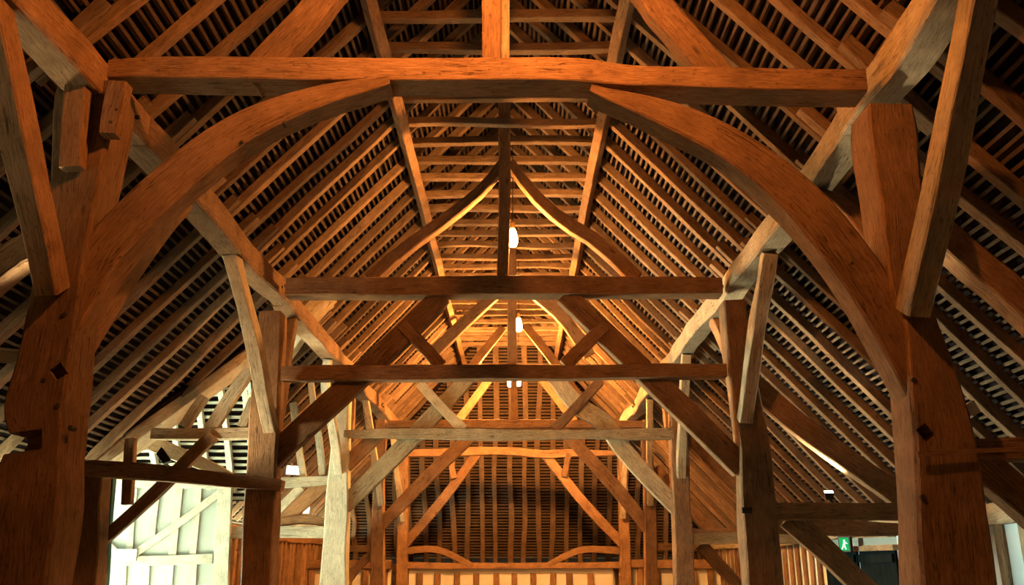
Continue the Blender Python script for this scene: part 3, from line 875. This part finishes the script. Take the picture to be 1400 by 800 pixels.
# porch roof: two slopes running out from the opening
PR, PE = 5.78, 2.62                          # ridge and eaves heights
yc = V_TOP[0]
def porch_pt(side, x, k, off=0.0):
    """side -1 near slope, +1 far slope; k = 0 ridge .. 1 eaves"""
    ye = V_NEAR[0] - .1 if side < 0 else V_FAR[0] + .12
    nn = Vector((0, side * (PR - PE) / abs(ye - yc), 1)).normalized()
    return Vector((x, yc + (ye - yc) * k, PR + (PE - PR) * k)) + nn * off, nn
for side in (-1, 1):
    mb = MB()
    p = lambda x, k: porch_pt(side, x, k, .16)[0]
    nn = porch_pt(side, 0, 0)[1]
    kv = (T_IN - V_TOP[1]) / (V_NEAR[1] - V_TOP[1])
    slab(mb, [p(-2.9, 0), p(-9.8, 0), p(-9.8, 1.05), p(-6.1, 1.05)] if side < 0 else [p(-2.9, 0), p(-9.8, 0), p(-9.8, 1.0), p(-T_IN + .02, 1.0), p(-T_IN + .02, kv)], nn, .08)
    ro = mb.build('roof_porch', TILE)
    tag(ro, 'tiled porch roof slope facing the viewer, bright with daylight' if side > 0 else 'porch roof slope on the near side of its ridge', 'roof', kind='structure')
    mb = MB()
    k = 0.03
    dn = (porch_pt(side, 0, 1)[0] - porch_pt(side, 0, 0)[0]).normalized()
    while k < 1:
        x1 = -(V_TOP[1] + k * (6.0 - V_TOP[1])) + .1
        if side > 0: x1 = max(x1, -T_IN)
        batten_strip(mb, porch_pt(side, -9.7, k, .11)[0], porch_pt(side, x1, k, .11)[0], nn, dn, .05, .025)
        k += .035
    mb.build('batten_slats', CREAM, ro)
    for i in range(7 if side > 0 else 0):
        x = -4.45 - .44 * i
        kk = min(1.0, max(0.15, (abs(x) - V_TOP[1]) / (6.0 - V_TOP[1])))
        if side > 0 and abs(x) > T_IN: kk = 0.93
        st = []
        for j in range(4):
            q = porch_pt(side, x + R.uniform(-.03, .03), kk * j / 3, .04)[0]
            st.append((*q, .1, .1))
        if side > 0:
            timber('porch_rafter', st, nn, f'whitish porch rafter in the sunlit slope, {ORD[i + 1]} one from the nave', 'rafter', CREAM, 'porch rafters')
        else:
            timber('porch_rafter', st, nn, f'rafter of the near porch slope, {ORD[i + 1]} one from the nave', 'rafter', CREAM, 'near porch rafters')
# valley timbers
def valley(yv, tv, label, w, d, mat, drop):
    a, b = roof_pt(-1, V_TOP[1] - .15, yc, -drop), roof_pt(-1, tv, yv, -drop)
    st = [(*(a.lerp(b, k) + Vector((0, 0, R.uniform(-.03, .03)))), w, d) for k in (0, .25, .5, .75, 1)]
    return timber('valley_rafter', st, NRM[-1], label, 'rafter', mat, None, seg=.15, rough=.03)
valley(V_NEAR[0], 6.0, 'broad curving valley rafter along the near edge of the porch roof', .42, .18, PALE, .02)
valley(V_TOP[0] + (V_FAR[0] - V_TOP[0]) * .44, V_TOP[1] + 2.95 * .44, 'valley rafter along the far edge of the porch roof', .2, .16, PALE, .02)
timber('porch_ridge', [(-3.4, yc, PR - .02, .14, .16), (-9.7, yc, PR - .02, .14, .16)], (0, 1, 0), 'ridge piece of the porch roof', 'beam', CREAM)
mb = MB()
zc_ = Z0 - M * T_IN + .3
slab(mb, [(-T_IN, 14.75, zc_), (-T_IN, 16.15, zc_), (-T_IN, 16.15, 2.7)], Vector((-1, 0, 0)), .06)
tag(mb.build('wall_cheek', WHITE), 'small plastered cheek where the porch roof meets the aisle roof', 'wall', kind='structure')
tie('porch_tie', [(206, 585, 600), (270, 586, 601), (350, 584, 599)], 11.5, .16, 'straw-coloured level beam crossing below the porch valley', PALE)
flat('porch_beam', [(190, 598, 20), (235, 618, 20), (280, 636, 16), (322, 656, 10)], 13.1, .16, 'bowed pale log sloping down behind the black floodlight', 'beam', PALE)
flat('porch_strut', [(252, 584, 14), (280, 542, 13)], 11.6, .1, 'short slanting strut above the straw-coloured beam, by the valley', 'strut', PALE)
flat('porch_strut', [(331, 584, 13), (347, 545, 12)], 11.6, .1, 'short slanting strut above the straw-coloured beam, by second post', 'strut', PALE)

flat('porch_strut', [(288, 588, 17), (312, 548, 17), (342, 506, 16)], 11.6, .12, 'middle slanting strut above the straw-coloured beam, longest of the three', 'strut', PALE)

# ------------------------------------------------------------------ lamps and fittings
WARM = (1.0, 0.43, 0.11)
def pendant(x, y, z, label, power, size=1.0, top=7.45, colr=WARM):
    r = empty('pendant_lamp', (x, y, z))
    tag(r, label, 'lamp', 'hanging bulbs', 'thing')
    s_ = size
    lathe(MB(), (x, y, z), [(.012 * s_, -.14 * s_), (.05 * s_, -.125 * s_), (.068 * s_, -.07 * s_), (.066 * s_, 0), (.05 * s_, .08 * s_), (.028 * s_, .13 * s_)], n=20).build('bulb', glow('bulb_glow', colr, power), r, smooth=True)
    lathe(MB(), (x, y, z), [(.03 * s_, .125 * s_), (.034 * s_, .14 * s_), (.034 * s_, .22 * s_), (.012 * s_, .24 * s_)], n=16).build('socket', BRASS, r)
    lathe(MB(), (x, y, 0), [(.006, z + .23 * s_), (.006, top)], n=8).build('cord', BLACK, r)
    return r

pendant(0.1, 4.5, 6.25, 'hanging bulb above the front bay', 2300, colr=(1.0, 0.34, 0.075))
p = at(701, 325, 11.55); pendant(p.x, p.y, p.z, 'largest glowing bulb, hanging beside the crown post of the second cross-frame', 2300)
p = at(709, 444, 16.6); pendant(p.x, p.y, p.z, 'glowing bulb above the second lower beam, hanging beyond the third cross-frame', 3600)
p = at(697, 523, 20.95); pendant(p.x, p.y, p.z, 'small bulb below the second lower beam, on the porch side of the crown post', 9500, .8)
p = at(709, 522, 20.95); pendant(p.x, p.y, p.z, 'small bulb below the second lower beam, on the exit sign side of the crown post', 9500, .8)

FG = glow('flood_glow', (1.0, 0.93, 0.78), 14)
def floodlight(c, aim, label, name='floodlight', w=.22, h=.13, lit=True, power=0, body=GREY, spot=1.2, post_to=None):
    c = Vector(c)
    r = empty(name, c)
    tag(r, label, 'lamp', None, 'thing')
    d = Vector(aim).normalized()
    from mathutils import Matrix
    q = d.to_track_quat('Z', 'Y').to_matrix().to_4x4()
    m = Matrix.Translation(c) @ q
    mb = MB()
    vs = [(-w * .35, -h * .35, -.09), (w * .35, -h * .35, -.09), (w * .35, h * .35, -.09), (-w * .35, h * .35, -.09), (-w / 2, -h / 2, 0), (w / 2, -h / 2, 0), (w / 2, h / 2, 0), (-w / 2, h / 2, 0)]
    mb.add([m @ Vector(v) for v in vs], [(0, 3, 2, 1), (4, 5, 6, 7), (0, 1, 5, 4), (1, 2, 6, 5), (2, 3, 7, 6), (3, 0, 4, 7)])
    mb.build('housing', body, r)
    mb = MB(); box(mb, (-w * .44, -h * .4, .001), (w * .44, h * .4, .008), m); mb.build('lens', FG if lit else GREY, r)
    if post_to is not None:
        t = Vector(post_to)
        b0 = c - d * .08
        sweep(MB(), [(*b0, .03, .03), (*t, .03, .03)], (0, 1, 0.2), rough=0, wander=0).build('bracket', body, r)
    if power:
        l = bpy.data.lights.new('flood', 'SPOT'); l.energy = power; l.spot_size = spot; l.spot_blend = .7; l.color = (1.0, .86, .55); l.shadow_soft_size = .06
        lo = bpy.data.objects.new('flood', l); C.objects.link(lo); lo.location = c + d * .03
        lo.rotation_euler = d.to_track_quat('-Z', 'Y').to_euler()
    return r

p = at(1321, 554, 6.35); floodlight(p, (-0.5, .1, 0.75), 'small pale floodlight box bracketed out from first post, exit sign side', w=.13, h=.09, lit=False, power=220, spot=1.7, post_to=at(1290, 566, 6.3))
p = at(15, 480, 6.35); floodlight(p, (0.25, -.45, 0.9), 'small pale floodlight box bracketed out from first post, porch side', w=.17, h=.08, lit=False, power=120, spot=1.25, post_to=at(45, 482, 6.3))
p = at(1133, 673, 11.5); floodlight(p, (-0.05, -.3, .9), 'small lit floodlight standing on the level aisle tie', w=.12, h=.1, lit=True, power=420, spot=1.6, body=BLACK, post_to=at(1140, 690, 11.5))
p = at(228, 622, 10.55); floodlight(p, (.75, .25, .65), 'black floodlight standing on the dark bowed aisle tie', w=.26, h=.2, lit=False, body=BLACK, power=200, spot=2.1, post_to=at(233, 641, 10.95))
p = at(402, 643, 17.6); floodlight(p, (.35, -.8, -.35), 'bright white floodlight under the aisle rafters, seen above the upper whitish tie', w=.32, h=.2, post_to=p + Vector((-.1, .15, .15)))
p = at(415, 697, 18.6); floodlight(p, (.35, -.8, -.35), 'bright white floodlight under the aisle rafters, seen between the two whitish ties', w=.26, h=.17, post_to=p + Vector((-.12, .15, .15)))

# green emergency exit sign over the doors
EXG = glow('exit_green', (0.02, 0.55, 0.13), 1.1)
p = Vector((5.5, 14.75, 1.93))
r = empty('exit_sign', p)
tag(r, 'small square green lit exit sign above the dark double doors', 'sign', kind='thing')
from mathutils import Matrix
m = Matrix.Translation(p) @ Matrix.Rotation(math.radians(-55), 4, 'Z')
mb = MB(); box(mb, (-.11, -.03, -.12), (.11, .03, .12), m); mb.build('sign_box', BLACK, r)
mb = MB(); box(mb, (-.085, -.036, -.1), (.085, -.03, .1), m); mb.build('sign_face', EXG, r)
mb = MB()                                                           # running figure and arrow
SW = glow('exit_white', (0.8, 1, 0.85), 2.0)
def quad(mb, pts):
    vs = [m @ Vector((a * .8, -.038, b * .8)) for a, b in pts] + [m @ Vector((a * .8, -.0355, b * .8)) for a, b in pts]
    mb.add(vs, [(0, 1, 2, 3), (7, 6, 5, 4), (0, 4, 5, 1), (1, 5, 6, 2), (2, 6, 7, 3), (3, 7, 4, 0)])
quad(mb, [(-.01, .05), (.03, .05), (.03, .085), (-.01, .085)])
quad(mb, [(-.03, -.02), (.02, -.03), (.035, .04), (-.01, .045)])
quad(mb, [(-.07, -.1), (-.045, -.1), (.0, -.02), (-.03, -.02)])
quad(mb, [(.02, -.1), (.05, -.1), (.02, -.025), (-.01, -.025)])
quad(mb, [(.03, .03), (.075, .0), (.075, .02), (.03, .045)])
mb.build('running_figure', SW, r)

# white notice on the porch wall
p = at(170, 759, 15.85)
r = empty('notice_sign', p)
tag(r, 'white notice with two rows of pale teal marks on the porch rail', 'sign', kind='thing')
mb = MB(); box(mb, (p.x - .21, p.y, p.z - .1), (p.x + .21, p.y + .03, p.z + .1)); mb.build('sign_board', WHITE, r)
mb = MB()
TM = plain('teal_print', (.35, .62, .6), noise_amt=.1)
for row in (0, 1):
    for cx in (-.14, -.07, .03, .1, .15):
        zz = p.z + (.03 if row == 0 else -.06)
        box(mb, (p.x + cx - .02, p.y - .003, zz - .005), (p.x + cx + .022, p.y + .001, zz + .03))
mb.build('printed_marks', TM, r)

# ------------------------------------------------------------------ light
def area(name, loc, rot, sx, sy, energy, colr):
    l = bpy.data.lights.new(name, 'AREA'); l.shape = 'RECTANGLE'; l.size = sx; l.size_y = sy; l.energy = energy; l.color = colr
    o = bpy.data.objects.new(name, l); C.objects.link(o); o.location = loc; o.rotation_euler = rot
    return o

DAY = (0.86, 1.0, 0.8)
area('porch_daylight', (-13.5, 16.8, 1.2), (0, math.radians(-106), math.radians(-12)), 2.2, 5.6, 9500, DAY)
sun = bpy.data.lights.new('sun', 'SUN'); sun.energy = 200.0; sun.angle = 0.02; sun.color = (0.9, 1.0, 0.74)
so = bpy.data.objects.new('sun', sun); C.objects.link(so)
so.rotation_euler = Vector((0.66, -0.03, -0.72)).to_track_quat('-Z', 'Y').to_euler()
w = bpy.data.worlds.new('world')
bpy.context.scene.world = w
w.use_nodes = True
w.node_tree.nodes['Background'].inputs[0].default_value = (.75, .9, .9, 1)
w.node_tree.nodes['Background'].inputs[1].default_value = 0.7

sc = bpy.context.scene
sc.cycles.diffuse_bounces = 2
sc.view_settings.view_transform = 'Standard'
sc.view_settings.look = 'None'
sc.view_settings.exposure = -0.3
sc.view_settings.gamma = 1
sc.view_settings.use_curve_mapping = False
for o in bpy.data.objects:
    if '_o' in o: del o['_o']
